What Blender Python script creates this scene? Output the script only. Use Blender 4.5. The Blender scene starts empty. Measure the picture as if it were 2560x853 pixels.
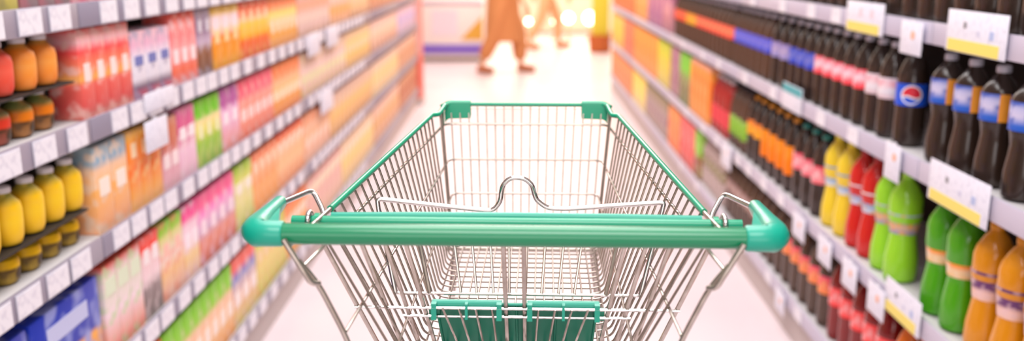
import bpy, bmesh, math, random
from mathutils import Vector, Matrix
random.seed(7)
C = bpy.context.scene.collection
PI = math.pi

# ------------------------------------------------------------------ materials
def lin(c):
    return tuple(((v/255)/12.92 if v <= 10 else (((v/255)+.055)/1.055)**2.4) for v in c) + (1,)

MATS = {}
def mat(name, rgb, rough=.5, metal=0, coat=0, emit=None, strength=0, spec=.5, trans=0, bump=None):
    if name in MATS: return MATS[name]
    m = bpy.data.materials.new(name); m.use_nodes = True
    b = m.node_tree.nodes['Principled BSDF']
    b.inputs['Base Color'].default_value = lin(rgb)
    b.inputs['Roughness'].default_value = rough
    b.inputs['Metallic'].default_value = metal
    b.inputs['Coat Weight'].default_value = coat
    b.inputs['Specular IOR Level'].default_value = spec
    b.inputs['Transmission Weight'].default_value = trans
    if emit:
        b.inputs['Emission Color'].default_value = lin(emit)
        b.inputs['Emission Strength'].default_value = strength
    MATS[name] = m
    return m

def noisy(name, rgb1, rgb2, scale, rough=.5, metal=0, lo=.35, hi=.65, spec=.5):
    """two-tone worn surface"""
    if name in MATS: return MATS[name]
    m = mat(name, rgb1, rough, metal, spec=spec); nt = m.node_tree
    tc = nt.nodes.new('ShaderNodeTexCoord'); n = nt.nodes.new('ShaderNodeTexNoise')
    n.inputs['Scale'].default_value = scale; n.inputs['Detail'].default_value = 4
    r = nt.nodes.new('ShaderNodeValToRGB')
    r.color_ramp.elements[0].position = lo; r.color_ramp.elements[1].position = hi
    r.color_ramp.elements[0].color = lin(rgb1); r.color_ramp.elements[1].color = lin(rgb2)
    nt.links.new(tc.outputs['Object'], n.inputs['Vector'])
    nt.links.new(n.outputs['Fac'], r.inputs['Fac'])
    nt.links.new(r.outputs['Color'], nt.nodes['Principled BSDF'].inputs['Base Color'])
    return m

def sat(c, k=1.22):
    l = .3*c[0]+.59*c[1]+.11*c[2]
    return tuple(max(0, min(250, l+(v-l)*k)) for v in c)

def pack(name, height, stops, blot=None, scale=22, amount=.5, rough=.45, spec=.35):
    """printed packaging: bands of colour up the pack, with printed blotches of a further colour"""
    if name in MATS: return MATS[name]
    m = mat(name, stops[0][1], rough, spec=spec); nt = m.node_tree
    tc = nt.nodes.new('ShaderNodeTexCoord'); sp = nt.nodes.new('ShaderNodeSeparateXYZ')
    dv = nt.nodes.new('ShaderNodeMath'); dv.operation = 'DIVIDE'; dv.inputs[1].default_value = height
    r = nt.nodes.new('ShaderNodeValToRGB')
    el = r.color_ramp.elements
    while len(el) < len(stops): el.new(.5)
    for e, (p, c) in zip(el, stops): e.position = p; e.color = lin(sat(c))
    nt.links.new(tc.outputs['Object'], sp.inputs[0]); nt.links.new(sp.outputs['Z'], dv.inputs[0])
    nt.links.new(dv.outputs[0], r.inputs['Fac'])
    out = r.outputs['Color']
    if blot:
        n = nt.nodes.new('ShaderNodeTexNoise'); n.inputs['Scale'].default_value = scale; n.inputs['Detail'].default_value = 1
        k = nt.nodes.new('ShaderNodeMapRange'); k.inputs['From Min'].default_value = .5; k.inputs['From Max'].default_value = .66
        k.inputs['To Max'].default_value = amount
        mx = nt.nodes.new('ShaderNodeMix'); mx.data_type = 'RGBA'
        nt.links.new(tc.outputs['Object'], n.inputs['Vector']); nt.links.new(n.outputs['Fac'], k.inputs['Value'])
        nt.links.new(k.outputs['Result'], mx.inputs['Factor']); nt.links.new(out, mx.inputs['A'])
        mx.inputs['B'].default_value = lin(blot); out = mx.outputs['Result']
    nt.links.new(out, nt.nodes['Principled BSDF'].inputs['Base Color'])
    return m

# ------------------------------------------------------------------ mesh helpers
class MB:
    def __init__(s): s.v = []; s.f = []
    def add(s, vs, fs):
        b = len(s.v); s.v += [tuple(x) for x in vs]; s.f += [tuple(b+i for i in f) for f in fs]; return s
    def box(s, x0, x1, y0, y1, z0, z1, bev=0):
        bm = bmesh.new(); bmesh.ops.create_cube(bm, size=1)
        for v in bm.verts:
            v.co = Vector(((x0+x1)/2+v.co.x*(x1-x0), (y0+y1)/2+v.co.y*(y1-y0), (z0+z1)/2+v.co.z*(z1-z0)))
        if bev: bmesh.ops.bevel(bm, geom=list(bm.edges), offset=bev, segments=2, affect='EDGES', profile=.5)
        s.frombm(bm); return s
    def frombm(s, bm):
        bm.verts.index_update()
        s.add([v.co for v in bm.verts], [[v.index for v in f.verts] for f in bm.faces]); bm.free()
    def lathe(s, prof, n=18, sx=1, sy=1, cx=0, cy=0):
        vs, fs = [], []
        for r, z in prof:
            for k in range(n):
                a = 2*PI*k/n; vs.append((cx+r*sx*math.cos(a), cy+r*sy*math.sin(a), z))
        for i in range(len(prof)-1):
            for k in range(n):
                k2 = (k+1) % n
                fs.append((i*n+k, i*n+k2, (i+1)*n+k2, (i+1)*n+k))
        fs.append(tuple(range(n-1, -1, -1))); fs.append(tuple((len(prof)-1)*n+k for k in range(n)))
        return s.add(vs, fs)
    def tube(s, pts, r, n=8, fillet=0, seg=4, closed=False):
        """round rod along a polyline; r a number or one per point; fillet rounds the corners"""
        P = [Vector(p) for p in pts]; Rr = list(r) if isinstance(r, (list, tuple)) else [r]*len(P)
        Q, QR = [], []
        for i, p in enumerate(P):
            if fillet and 0 < i < len(P)-1:
                a, b = (P[i-1]-p), (P[i+1]-p)
                t = min(fillet, a.length*.45, b.length*.45)
                A, B = p+a.normalized()*t, p+b.normalized()*t
                for k in range(seg+1):
                    u = k/seg
                    Q.append(A*(1-u)**2 + p*2*u*(1-u) + B*u*u); QR.append(Rr[i])
            else: Q.append(p); QR.append(Rr[i])
        m = len(Q); T = []
        for i in range(m):
            if closed: t = Q[(i+1) % m]-Q[i-1]
            else: t = Q[min(i+1, m-1)]-Q[max(i-1, 0)]
            T.append(t.normalized())
        up = Vector((0, 0, 1)) if abs(T[0].z) < .9 else Vector((0, 1, 0))
        N = T[0].cross(up).normalized(); vs, fs = [], []
        for i in range(m):
            N = (N - T[i]*N.dot(T[i])).normalized(); Bn = T[i].cross(N)
            for k in range(n):
                a = 2*PI*k/n; vs.append(Q[i]+(N*math.cos(a)+Bn*math.sin(a))*QR[i])
        for i in range(m if closed else m-1):
            j = (i+1) % m
            for k in range(n):
                k2 = (k+1) % n; fs.append((i*n+k, i*n+k2, j*n+k2, j*n+k))
        if not closed:
            fs.append(tuple(range(n-1, -1, -1))); fs.append(tuple((m-1)*n+k for k in range(n)))
        return s.add(vs, fs)
    def prism(s, outline, axis_vec, thick):
        """outline: closed list of 3-D points in a plane, given thickness along axis_vec"""
        a = Vector(axis_vec).normalized()*thick/2; n = len(outline)
        vs = [Vector(p)-a for p in outline]+[Vector(p)+a for p in outline]
        fs = [tuple(range(n-1, -1, -1)), tuple(range(n, 2*n))]+[(i, (i+1) % n, n+(i+1) % n, n+i) for i in range(n)]
        return s.add(vs, fs)
    def build(s, name, m, parent=None, smooth=True, label=None):
        me = bpy.data.meshes.new(name); me.from_pydata(s.v, [], s.f); me.validate()
        bm = bmesh.new(); bm.from_mesh(me); bmesh.ops.recalc_face_normals(bm, faces=bm.faces); bm.to_mesh(me); bm.free()
        if smooth:
            for p in me.polygons: p.use_smooth = True
            me.set_sharp_from_angle(angle=math.radians(40))
        me.materials.append(m)
        o = bpy.data.objects.new(name, me); C.objects.link(o)
        if parent: o.parent = parent
        if label: o['label'] = label
        return o

def tag(o, label, cat, group=None, kind=None):
    o['label'] = label; o['category'] = cat
    if group: o['group'] = group
    if kind: o['kind'] = kind
    return o

def thing(name, label, cat, loc=(0, 0, 0), rz=0, group=None):
    o = bpy.data.objects.new(name, None); C.objects.link(o); o.empty_display_size = .05
    o.location = loc; o.rotation_euler = (0, 0, rz)
    return tag(o, label, cat, group)

def struct(name, mb, m, smooth=False):
    o = mb.build(name, m, smooth=smooth); o['kind'] = 'structure'; return o

def dup(root, loc, rz, label):
    r = root.copy(); C.objects.link(r); r.location = loc; r.rotation_euler = (0, 0, rz); r['label'] = label
    for ch in root.children:
        c = ch.copy(); C.objects.link(c); c.parent = r
        for g in ch.children:
            d = g.copy(); C.objects.link(d); d.parent = c
    return r

ORD = ['first', 'second', 'third', 'fourth', 'fifth', 'sixth', 'seventh', 'eighth', 'ninth', 'tenth', 'eleventh', 'twelfth', 'thirteenth',
       'fourteenth', 'fifteenth', 'sixteenth', 'seventeenth', 'eighteenth', 'nineteenth', 'twentieth'] 
TENS = {2: 'twenty', 3: 'thirty', 4: 'forty', 5: 'fifty'}
def ordinal(i):
    if i < 20: return ORD[i]
    t, u = divmod(i+1, 10)
    return TENS[t]+('-'+ORD[u-1] if u else 'th') if u else {3: 'thirtieth', 4: 'fortieth', 5: 'fiftieth'}[t]

# ------------------------------------------------------------------ camera
H = 1.42
cam_d = bpy.data.cameras.new('camera'); cam = bpy.data.objects.new('camera', cam_d); C.objects.link(cam)
cam_d.sensor_width = 36; cam_d.lens = 2280/2560*36
cam.location = (0, 0, H); cam.rotation_euler = (math.radians(90-13.24), 0, math.radians(.25))
cam_d.clip_start = .02; cam_d.clip_end = 100
cam_d.dof.use_dof = True; cam_d.dof.focus_distance = 1.16; cam_d.dof.aperture_fstop = 2.6
cam_d.dof.aperture_blades = 0
bpy.context.scene.camera = cam

# ------------------------------------------------------------------ the room
XL, XR = -.941, 1.027           # faces of the two racks' price rails
YB = 18.5
floor_m = noisy('floor_vinyl', (231, 218, 222), (224, 209, 214), 1.2, rough=.32, spec=.35)
white_m = mat('ceiling_paint', (238, 236, 234), .8)
wall_m = mat('wall_paint', (236, 226, 216), .7)
struct('floor', MB().box(-4.5, 4.5, -3, YB+.2, -.1, 0), floor_m)
struct('ceiling', MB().box(-4.5, 4.5, -3, YB+.2, 3.1, 3.2), white_m)
struct('wall_left', MB().box(-4.6, -4.5, -3, YB+.2, 0, 3.1), wall_m)
struct('wall_right', MB().box(4.5, 4.6, -3, YB+.2, 0, 3.1), wall_m)
struct('wall_back', MB().box(-4.5, 4.5, YB, YB+.2, 0, 3.1), wall_m)
struct('wall_front', MB().box(-4.5, 4.5, -3.1, -3, 0, 3.1), wall_m)

# ------------------------------------------------------------------ shelf racks
rail_m = mat('rail_plastic', (150, 143, 160), .4)
rail2_m = mat('rail_plastic_pale', (196, 190, 208), .4)
board_m = mat('shelf_enamel', (205, 202, 203), .45)
back_m = mat('rack_back_grey', (150, 138, 132), .6)
backd_m = mat('rack_back_brown', (62, 50, 44), .7)
post_m = mat('upright_enamel', (196, 190, 190), .45)
kick_m = mat('kick_enamel', (196, 184, 180), .5)
LZ = [1.296, 1.044, .774, .477, .156]
RZ = [1.235, .89, .505, .155]
DEPTH = .42

def rack(side, y0, y1, zs, label, bmat, riser=()):
    sg = -1 if side == 'left' else 1
    X = XL if side == 'left' else XR
    def bx(a, b): return (min(X+sg*a, X+sg*b), max(X+sg*a, X+sg*b))
    t = thing('shelf_rack', label, 'shelf', (X+sg*.2, (y0+y1)/2, 0), 0, 'shelf racks of the '+side+' side')
    o = Vector(t.location)
    def loc(mb):
        mb.v = [(v[0]-o.x, v[1]-o.y, v[2]) for v in mb.v]; return mb
    top = 2.0
    loc(MB().box(*bx(DEPTH, DEPTH+.02), y0+.002, y1-.002, .01, top)).build('back_panel', bmat, t, False)
    for y in (y0+.014, y1-.014):
        loc(MB().box(*bx(DEPTH-.04, DEPTH-.001), y-.012, y+.012, 0, top)).build('upright', post_m, t, False)
    for z in zs:
        sb = loc(MB().box(*bx(.004, DEPTH-.042), y0+.002, y1-.002, z-.004, z+.02)).build('shelf_board', board_m, t, False)
        hh = .027
        loc(MB().box(*bx(-.004, .004), y0+.003, y1-.003, z-hh, z+hh, .002)).build('price_rail', rail_m if sg < 0 else rail2_m, sb)
    loc(MB().box(*bx(.02, .035), y0+.002, y1-.002, 0, zs[-1]-.03)).build('kick_plate', kick_m, t, False)
    # top shelf above the picture
    sb = loc(MB().box(*bx(.004, DEPTH-.042), y0+.002, y1-.002, 1.62, 1.644)).build('shelf_board', board_m, t, False)
    loc(MB().box(*bx(-.004, .004), y0+.003, y1-.003, 1.6, 1.655, .002)).build('price_rail', rail_m if sg < 0 else rail2_m, sb)
    for z in riser:
        loc(MB().box(*bx(.012, .3), y0+.1, y1-.02, z-.004, z)).build('riser_tray', mat('riser_black', (38, 32, 28), .6), t, False)
    return t

lb = [.02, 1.975, 4.02, 6.0, 7.4, 8.75]
names = ['nearest', 'second nearest', 'third', 'fourth', 'farthest']
for i in range(5):
    rack('left', lb[i], lb[i+1], LZ, names[i]+' bay of the white shelf rack along the left side of the aisle', back_m, (1.158, .873) if i == 0 else ())
rb = [.3, 2.265, 4.215, 6.15, 8.1, 10.0]
for i in range(5):
    rack('right', rb[i], rb[i+1], RZ, names[i]+' bay of the grey shelf rack along the right side of the aisle', backd_m)

# ------------------------------------------------------------------ goods
def box_pack(name, label, cat, group, w, d, h, m, panel=None, cap=None, slant=False):
    """upright carton or box: front at local +X, origin at its foot; optional raised label panel, slanted top and screw cap"""
    t = thing(name, label, cat, group=group)
    if slant:
        hs = h*.86; b = .0025
        pro = [(-d/2, 0), (d/2, 0), (d/2, hs), (d/2-.012, h-.012), (-d/2+.006, h), (-d/2, h-.004)]
        MB().prism([(x, 0, z) for x, z in pro], (0, 1, 0), w).build('carton', m, t, False)
    else:
        MB().box(-d/2, d/2, -w/2, w/2, 0, h, .0025).build('carton', m, t)
    if panel:
        (z0, z1, f, pm) = panel
        MB().box(d/2-.0005, d/2+.0012, -w*f/2, w*f/2, h*z0, h*z1).build('front_label', pm, t, False)
    if cap:
        z = h*.93
        MB().lathe([(.013, z-.012), (.0135, z), (.0135, z+.012), (.011, z+.014)], 14, cx=d/2-.02).build('screw_cap', cap, t)
    return t

def bottle(name, label, cat, group, prof, m, lab=None, cap=None, n=20, sleeve=None):
    t = thing(name, label, cat, group=group)
    MB().lathe(prof, n).build('bottle_body', m, t)
    if lab:
        z0, z1, r0, r1, lm = lab
        zm = (z0+z1)/2
        MB().lathe([(r0-.003, z0), (r0+.0008, z0), ((r0+r1)/2+.0008, zm), (r1+.0008, z1), (r1-.003, z1)], n).build('wrap_label', lm, t)
    if cap:
        z0, r, hh, cm = cap
        MB().lathe([(r, z0), (r, z0+hh*.85), (r*.85, z0+hh)], 14).build('cap', cm, t)
    return t

COLA = [(.030, 0), (.040, .006), (.043, .02), (.0425, .07), (.0415, .1), (.043, .12), (.043, .185), (.041, .205), (.032, .235), (.02, .257), (.0135, .268), (.0135, .273)]
WAIST = [(.032, 0), (.043, .008), (.046, .03), (.045, .07), (.038, .115), (.0355, .14), (.039, .165), (.0445, .185), (.0445, .235), (.040, .252), (.026, .278), (.015, .292), (.0145, .298)]
WAIST2 = [(.030, 0), (.041, .008), (.0435, .03), (.042, .065), (.0365, .105), (.035, .125), (.039, .15), (.0425, .165), (.0425, .225), (.038, .238), (.024, .256), (.0135, .268), (.0135, .273)]
SQUAT = [(.018, 0), (.0255, .004), (.0305, .018), (.032, .04), (.0325, .066), (.030, .08), (.0185, .092), (.0155, .096), (.015, .1)]

SHELF_WORDS = {'A0': 'top visible shelf', 'A': 'second shelf', 'B': 'third shelf', 'C': 'fourth shelf', 'D': 'bottom shelf'}
def run(side, level, y0, y1, pitch, proto, words_, x, z, rz=None):
    """repeat the prototype along a shelf from y0 to y1, every copy with its own label"""
    n = max(1, int(round((y1-y0)/pitch))); p = (y1-y0)/n
    if rz is None: rz = 0 if side == 'left' else PI
    shelf = SHELF_WORDS[level]
    used_n = 0
    for k in range(n):
        lab = f"{words_}, {ordinal(k)} from near end, {shelf} of {side} rack" if n > 1 else f"single {words_}, {shelf} of {side} rack"
        loc = (x, y0+p*(k+.5), z)
        if k == 0:
            proto.location = loc; proto.rotation_euler = (0, 0, rz); proto['label'] = lab
        else: dup(proto, loc, rz, lab)
    return n

Wt = (243, 232, 236); PK = (236, 190, 205)
cap_white = mat('cap_white', (232, 228, 232), .4)
cap_green = mat('cap_green', (110, 185, 50), .4)

def left_cartons(level, zbase, h, y0, y1, colour, stops, blot=None, scale=22, amount=.5, panel=None, cap=None, kind='juice carton', pitch=None, slant=False, gap=None, hf=1.0, nm='juice_carton', cat='carton'):
    if pitch is None: pitch = .075 if y0 < 2.6 else .085 if y0 < 4 else .125 if y0 < 5.8 else .2
    w = min(pitch, (y1-y0))*.95; d = .075
    n = max(1, int(round((y1-y0)/pitch))); w = (y1-y0)/n*.955
    hh = h*hf
    m = pack(f'print {level} {colour}', hh, stops, blot, scale, min(.9, amount+.15))
    if panel is None and blot and y0 < 6:
        a, b = random.choice(((.3, .5), (.42, .62), (.55, .72), (.66, .84)))
        panel = (a, b, random.choice((.45, .6, .75)), tuple(min(250, int(c*.6+105)) for c in blot))
    pl = (panel[0], panel[1], panel[2], mat(f'label {level} {colour}', panel[3], .5)) if panel else None
    p = box_pack(nm, '', cat, f'{colour} {kind}s, {SHELF_WORDS[level]}, left', w, d, hh, m, pl, cap, slant)
    run('left', level, y0, y1, (y1-y0)/n, p, f'{colour} {kind}', XL-.012-d/2, zbase)

bA0, bA, bB, bC, bD = [z+.0205 for z in LZ]
# --- shelf A0 (only its foot is in the picture)
LC = left_cartons
LC('A0', bA0, .22, 1.42, 1.77, 'olive yellow', [(0, (200, 190, 110)), (.4, (215, 205, 130)), (1, (225, 215, 150))], (150, 140, 100))
LC('A0', bA0, .22, 1.78, 1.98, 'grey brown', [(0, (150, 130, 135)), (.5, (165, 140, 145)), (1, (180, 160, 160))], (200, 120, 130))
LC('A0', bA0, .22, 1.985, 2.28, 'rose pink', [(0, (214, 130, 150)), (.5, (225, 150, 160)), (1, (230, 170, 175))], (240, 205, 205))
LC('A0', bA0, .22, 2.285, 2.55, 'pale yellow', [(0, (232, 205, 150)), (1, (240, 215, 150))], (235, 160, 150))
LC('A0', bA0, .22, 2.555, 3.0, 'salmon', [(0, (235, 170, 150)), (1, (240, 180, 160))], (250, 220, 190))

# --- squat bottles in two tiers, near end of shelves A and B
def squat(body, group, h):
    k = h/.112
    return bottle('juice_bottle', '', 'bottle', group, [(r, z*k) for r, z in SQUAT], body, None, (.0995*k, .0165, .0115*k, cap_white))
def two_tier(level, zlow, zhigh, hlow, hhigh, seq):
    """two tiers of small bottles; the lower ones are coloured dark brown in their bottom half"""
    cnt, protos = {}, {}
    for tier, z, h in (('upper tier', zhigh, hhigh), ('lower tier', zlow, hlow)):
        for y, c, mu, ml in seq:
            key = (tier, c); k = cnt.get(key, 0); cnt[key] = k+1
            lab = f"squat {c} bottle with white cap, {ORD[k]} in {tier}, {SHELF_WORDS[level]} of left rack"
            loc = (XL-.012-.034 if tier == 'upper tier' else XL-.03-.034, y, z)
            if key not in protos:
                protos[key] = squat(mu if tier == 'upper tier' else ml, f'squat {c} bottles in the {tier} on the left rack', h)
                protos[key].location = loc; protos[key]['label'] = lab
            else: dup(protos[key], loc, 0, lab)
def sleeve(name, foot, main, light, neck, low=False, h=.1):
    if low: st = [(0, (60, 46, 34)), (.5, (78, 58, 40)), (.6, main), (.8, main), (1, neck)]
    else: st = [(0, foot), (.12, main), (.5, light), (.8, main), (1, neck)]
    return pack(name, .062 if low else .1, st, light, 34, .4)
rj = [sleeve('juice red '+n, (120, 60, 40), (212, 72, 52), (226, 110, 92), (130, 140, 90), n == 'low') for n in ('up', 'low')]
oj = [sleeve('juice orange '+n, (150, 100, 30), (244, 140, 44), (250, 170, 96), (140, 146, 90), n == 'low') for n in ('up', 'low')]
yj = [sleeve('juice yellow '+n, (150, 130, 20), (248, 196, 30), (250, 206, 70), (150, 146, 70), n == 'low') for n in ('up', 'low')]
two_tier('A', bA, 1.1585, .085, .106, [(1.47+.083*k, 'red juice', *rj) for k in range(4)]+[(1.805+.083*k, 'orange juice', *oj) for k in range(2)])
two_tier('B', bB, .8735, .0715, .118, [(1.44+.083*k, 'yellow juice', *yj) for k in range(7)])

# --- shelf A
hA = .2
LC('A', bA, hA, 1.985, 2.255, 'red and pink', [(0, (205, 120, 110)), (.15, (212, 96, 92)), (.38, (222, 110, 100)), (.45, (250, 180, 110)), (.58, (240, 140, 110)), (.75, (232, 90, 90)), (.86, (240, 190, 195)), (1, (224, 100, 96))], (248, 200, 190), 30, .6, cap=cap_white)
LC('A', bA, hA, 2.26, 2.52, 'white and blue', [(0, (190, 80, 110)), (.1, (200, 110, 130)), (.18, (130, 110, 130)), (.3, (236, 232, 240)), (.6, (232, 228, 238)), (.8, (225, 180, 200)), (1, (240, 200, 210))], (170, 165, 190), 34, .6, panel=(.5, .64, .6, (110, 120, 185)), hf=.86, cap=cap_white)
LC('A', bA, hA, 2.525, 2.73, 'salmon red', [(0, (240, 150, 150)), (.2, (238, 120, 90)), (.45, (240, 170, 170)), (.7, (232, 140, 140)), (1, (230, 100, 85))], (246, 200, 200), 34, .7)
LC('A', bA, hA, 2.735, 2.87, 'purple grey', [(0, (120, 85, 65)), (.4, (140, 95, 70)), (.5, (200, 180, 200)), (.7, (130, 105, 130)), (1, (165, 150, 170))], (200, 190, 205), 30, .5)
LC('A', bA, hA, 2.875, 3.165, 'white and orange', [(0, (232, 165, 50)), (.3, (240, 160, 50)), (.52, (240, 140, 60)), (.62, (245, 225, 225)), (.82, (244, 226, 232)), (.9, (246, 205, 120)), (1, (246, 205, 110))], (246, 190, 90), 26, .5)
LC('A', bA, hA, 3.17, 3.55, 'red and yellow', [(0, (215, 90, 40)), (.3, (226, 110, 50)), (.42, (246, 190, 60)), (.6, (248, 205, 80)), (.68, (250, 215, 170)), (.76, (240, 110, 80)), (1, (238, 120, 95))], (248, 190, 120), 24, .5)
LC('A', bA, hA, 3.555, 4.01, 'orange and cream', [(0, (226, 150, 50)), (.4, (248, 180, 60)), (.5, (250, 215, 170)), (.65, (250, 225, 110)), (.78, (240, 140, 90)), (1, (240, 130, 90))], (250, 215, 180), 22, .5)
LC('A', bA, hA, 4.03, 4.72, 'pale pink', [(0, (236, 205, 190)), (.4, (240, 215, 215)), (.7, (236, 170, 140)), (1, (240, 205, 215))], (215, 170, 140), 18, .6)
LC('A', bA, hA, 4.73, 5.3, 'ochre and pink', [(0, (235, 190, 170)), (.4, (236, 180, 110)), (.7, (240, 200, 205)), (1, (240, 215, 190))], (240, 205, 170), 18, .6)
LC('A', bA, hA, 5.32, 5.98, 'beige', [(0, (225, 185, 160)), (.5, (246, 214, 160)), (1, (240, 210, 205))], (200, 150, 120), 14, .5)
LC('A', bA, hA, 6.02, 7.38, 'brown and salmon', [(0, (190, 130, 100)), (.4, (205, 140, 90)), (.7, (236, 170, 160)), (1, (232, 150, 140))], (240, 200, 180), 12, .5)
LC('A', bA, hA, 7.42, 8.7, 'coral', [(0, (240, 150, 130)), (.5, (246, 150, 130)), (1, (244, 170, 150))], (250, 210, 190), 12, .5)
# --- shelf B
hB = .205
LC('B', bB, hB, 2.0, 2.18, 'peach and blue', [(0, (240, 180, 140)), (.5, (244, 186, 120)), (.72, (236, 200, 170)), (.82, (140, 170, 190)), (1, (170, 185, 190))], (240, 214, 190), 30, .6)
LC('B', bB, hB, 2.185, 2.39, 'orange juice', [(0, (240, 190, 140)), (.2, (244, 176, 100)), (.5, (236, 130, 70)), (.85, (240, 160, 80)), (1, (246, 200, 110))], (246, 190, 120), 28, .7, cap=mat('cap orange', (240, 130, 40), .4))
LC('B', bB, hB, 2.395, 2.52, 'brown and pink', [(0, (236, 190, 200)), (.4, (220, 170, 180)), (.6, (190, 110, 90)), (1, (205, 140, 110))], (236, 200, 200), 28, .5, hf=.95)
LC('B', bB, hB, 2.525, 2.665, 'magenta and white', [(0, (240, 200, 214)), (.4, (240, 205, 222)), (.62, (200, 90, 130)), (1, (214, 120, 160))], (245, 220, 225), 26, .6)
LC('B', bB, hB, 2.67, 2.9, 'green and lime', [(0, (150, 190, 80)), (.35, (160, 200, 80)), (.55, (236, 226, 120)), (.68, (244, 225, 180)), (.74, (120, 195, 60)), (1, (130, 200, 70))], (225, 225, 140), 22, .4, cap=cap_green)
LC('B', bB, hB, 2.905, 3.1, 'purple and pink', [(0, (230, 150, 130)), (.4, (236, 190, 210)), (.6, (232, 180, 215)), (.75, (170, 90, 150)), (1, (180, 110, 165))], (244, 214, 225), 24, .5)
LC('B', bB, hB, 3.105, 3.55, 'salmon and crimson', [(0, (232, 120, 90)), (.4, (238, 160, 140)), (.6, (236, 130, 110)), (.75, (230, 90, 120)), (1, (236, 110, 130))], (246, 190, 180), 20, .6)
LC('B', bB, hB, 3.555, 4.01, 'orange and yellow', [(0, (236, 130, 60)), (.45, (250, 186, 80)), (.6, (240, 190, 150)), (.8, (238, 120, 70)), (1, (240, 150, 100))], (250, 210, 160), 20, .5)
LC('B', bB, hB, 4.03, 5.12, 'pale rose', [(0, (236, 200, 190)), (.5, (240, 215, 205)), (1, (230, 190, 190))], (215, 205, 120), 14, .6)
LC('B', bB, hB, 5.13, 5.98, 'sand yellow', [(0, (226, 190, 140)), (.5, (246, 214, 120)), (1, (240, 216, 190))], (236, 190, 150), 14, .5)
LC('B', bB, hB, 6.02, 7.38, 'cream', [(0, (225, 185, 170)), (.5, (240, 214, 190)), (1, (236, 205, 200))], (200, 150, 120), 12, .5)
LC('B', bB, hB, 7.42, 8.7, 'lilac', [(0, (205, 190, 220)), (.5, (190, 180, 225)), (1, (236, 205, 210))], (240, 215, 215), 12, .5)
# --- shelf C
hC = .222
LC('C', bC, hC*.97, 1.35, 1.965, 'blue and gold', [(0, (230, 160, 60)), (.44, (238, 176, 80)), (.5, (30, 50, 150)), (1, (28, 55, 160))], (150, 160, 220), 16, .8, kind='snack box', pitch=.31, nm='snack_box', cat='box')
LC('C', bC, hC, 1.985, 2.2, 'white and rose', [(0, (236, 130, 110)), (.2, (240, 190, 180)), (.45, (244, 225, 230)), (.7, (225, 220, 205)), (.88, (240, 215, 215)), (1, (205, 80, 60))], (200, 220, 170), 28, .6)
LC('C', bC, hC, 2.205, 2.32, 'grey and red', [(0, (130, 120, 115)), (.35, (150, 135, 135)), (.5, (240, 215, 220)), (.75, (236, 205, 205)), (.85, (236, 90, 80)), (1, (236, 96, 86))], (240, 220, 220), 24, .4)
LC('C', bC, hC, 2.325, 2.495, 'green topped cream', [(0, (236, 200, 190)), (.35, (240, 200, 150)), (.55, (242, 222, 215)), (.8, (220, 214, 150)), (.88, (140, 205, 60)), (1, (140, 205, 66))], (240, 150, 120), 26, .5, cap=cap_green)
LC('C', bC, hC, 2.5, 2.62, 'magenta topped white', [(0, (240, 205, 190)), (.3, (242, 214, 160)), (.55, (244, 220, 228)), (.72, (238, 210, 220)), (.84, (236, 60, 140)), (1, (238, 80, 150))], (246, 215, 225), 26, .5)
LC('C', bC, hC, 2.625, 2.985, 'hot pink', [(0, (205, 110, 90)), (.3, (225, 150, 130)), (.5, (205, 180, 205)), (.7, (236, 150, 200)), (.84, (240, 110, 150)), (1, (236, 120, 160))], (240, 200, 215), 20, .6)
LC('C', bC, hC, 2.99, 3.2, 'lime and yellow', [(0, (190, 205, 100)), (.4, (232, 226, 160)), (.7, (225, 220, 130)), (1, (160, 200, 80))], (240, 225, 190), 22, .5)
LC('C', bC, hC, 3.205, 3.55, 'orange and coral', [(0, (242, 160, 80)), (.4, (246, 180, 120)), (.65, (240, 130, 90)), (1, (240, 150, 120))], (250, 205, 150), 18, .6)
LC('C', bC, hC, 3.555, 4.01, 'orange and rose', [(0, (240, 140, 80)), (.4, (246, 205, 160)), (.7, (244, 160, 90)), (1, (236, 110, 90))], (250, 215, 180), 18, .6)
LC('C', bC, hC, 4.03, 4.6, 'peach', [(0, (236, 190, 170)), (.5, (240, 190, 150)), (1, (226, 140, 100))], (246, 214, 190), 16, .6)
LC('C', bC, hC, 4.61, 5.98, 'honey', [(0, (226, 180, 130)), (.5, (240, 200, 130)), (1, (232, 205, 200))], (205, 160, 120), 14, .6)
LC('C', bC, hC, 6.02, 7.38, 'butter yellow', [(0, (230, 200, 140)), (.5, (240, 214, 150)), (1, (230, 205, 195))], (236, 220, 205), 12, .5)
LC('C', bC, hC, 7.42, 8.7, 'light brown', [(0, (205, 150, 110)), (.5, (200, 150, 110)), (1, (236, 205, 190))], (230, 200, 180), 12, .5)
# --- shelf D
hD = .245
LC('D', bD, hD, 1.62, 1.965, 'pink and grey', [(0, (236, 200, 205)), (1, (225, 180, 185))], (180, 160, 165), 20, .6)
LC('D', bD, hD, 1.985, 2.28, 'orange and white', [(0, (244, 190, 130)), (.5, (240, 214, 200)), (.85, (240, 120, 50)), (1, (240, 130, 60))], (246, 220, 220), 20, .5)
LC('D', bD, hD, 2.285, 2.89, 'green and peach', [(0, (240, 170, 90)), (.3, (244, 200, 150)), (.6, (240, 190, 150)), (.72, (150, 205, 70)), (1, (140, 205, 70))], (246, 214, 190), 18, .6, cap=cap_green)
LC('D', bD, hD, 2.895, 3.18, 'coral and blue', [(0, (226, 214, 130)), (.4, (236, 190, 160)), (.7, (110, 130, 190)), (.85, (236, 120, 110)), (1, (240, 130, 120))], (240, 215, 205), 18, .5)
LC('D', bD, hD, 3.185, 3.61, 'yellow green', [(0, (214, 214, 120)), (.5, (238, 220, 150)), (1, (200, 214, 110))], (244, 190, 120), 16, .6)
LC('D', bD, hD, 3.615, 4.01, 'orange and gold', [(0, (244, 180, 100)), (.5, (246, 170, 90)), (1, (240, 140, 100))], (250, 215, 180), 16, .6)
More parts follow.
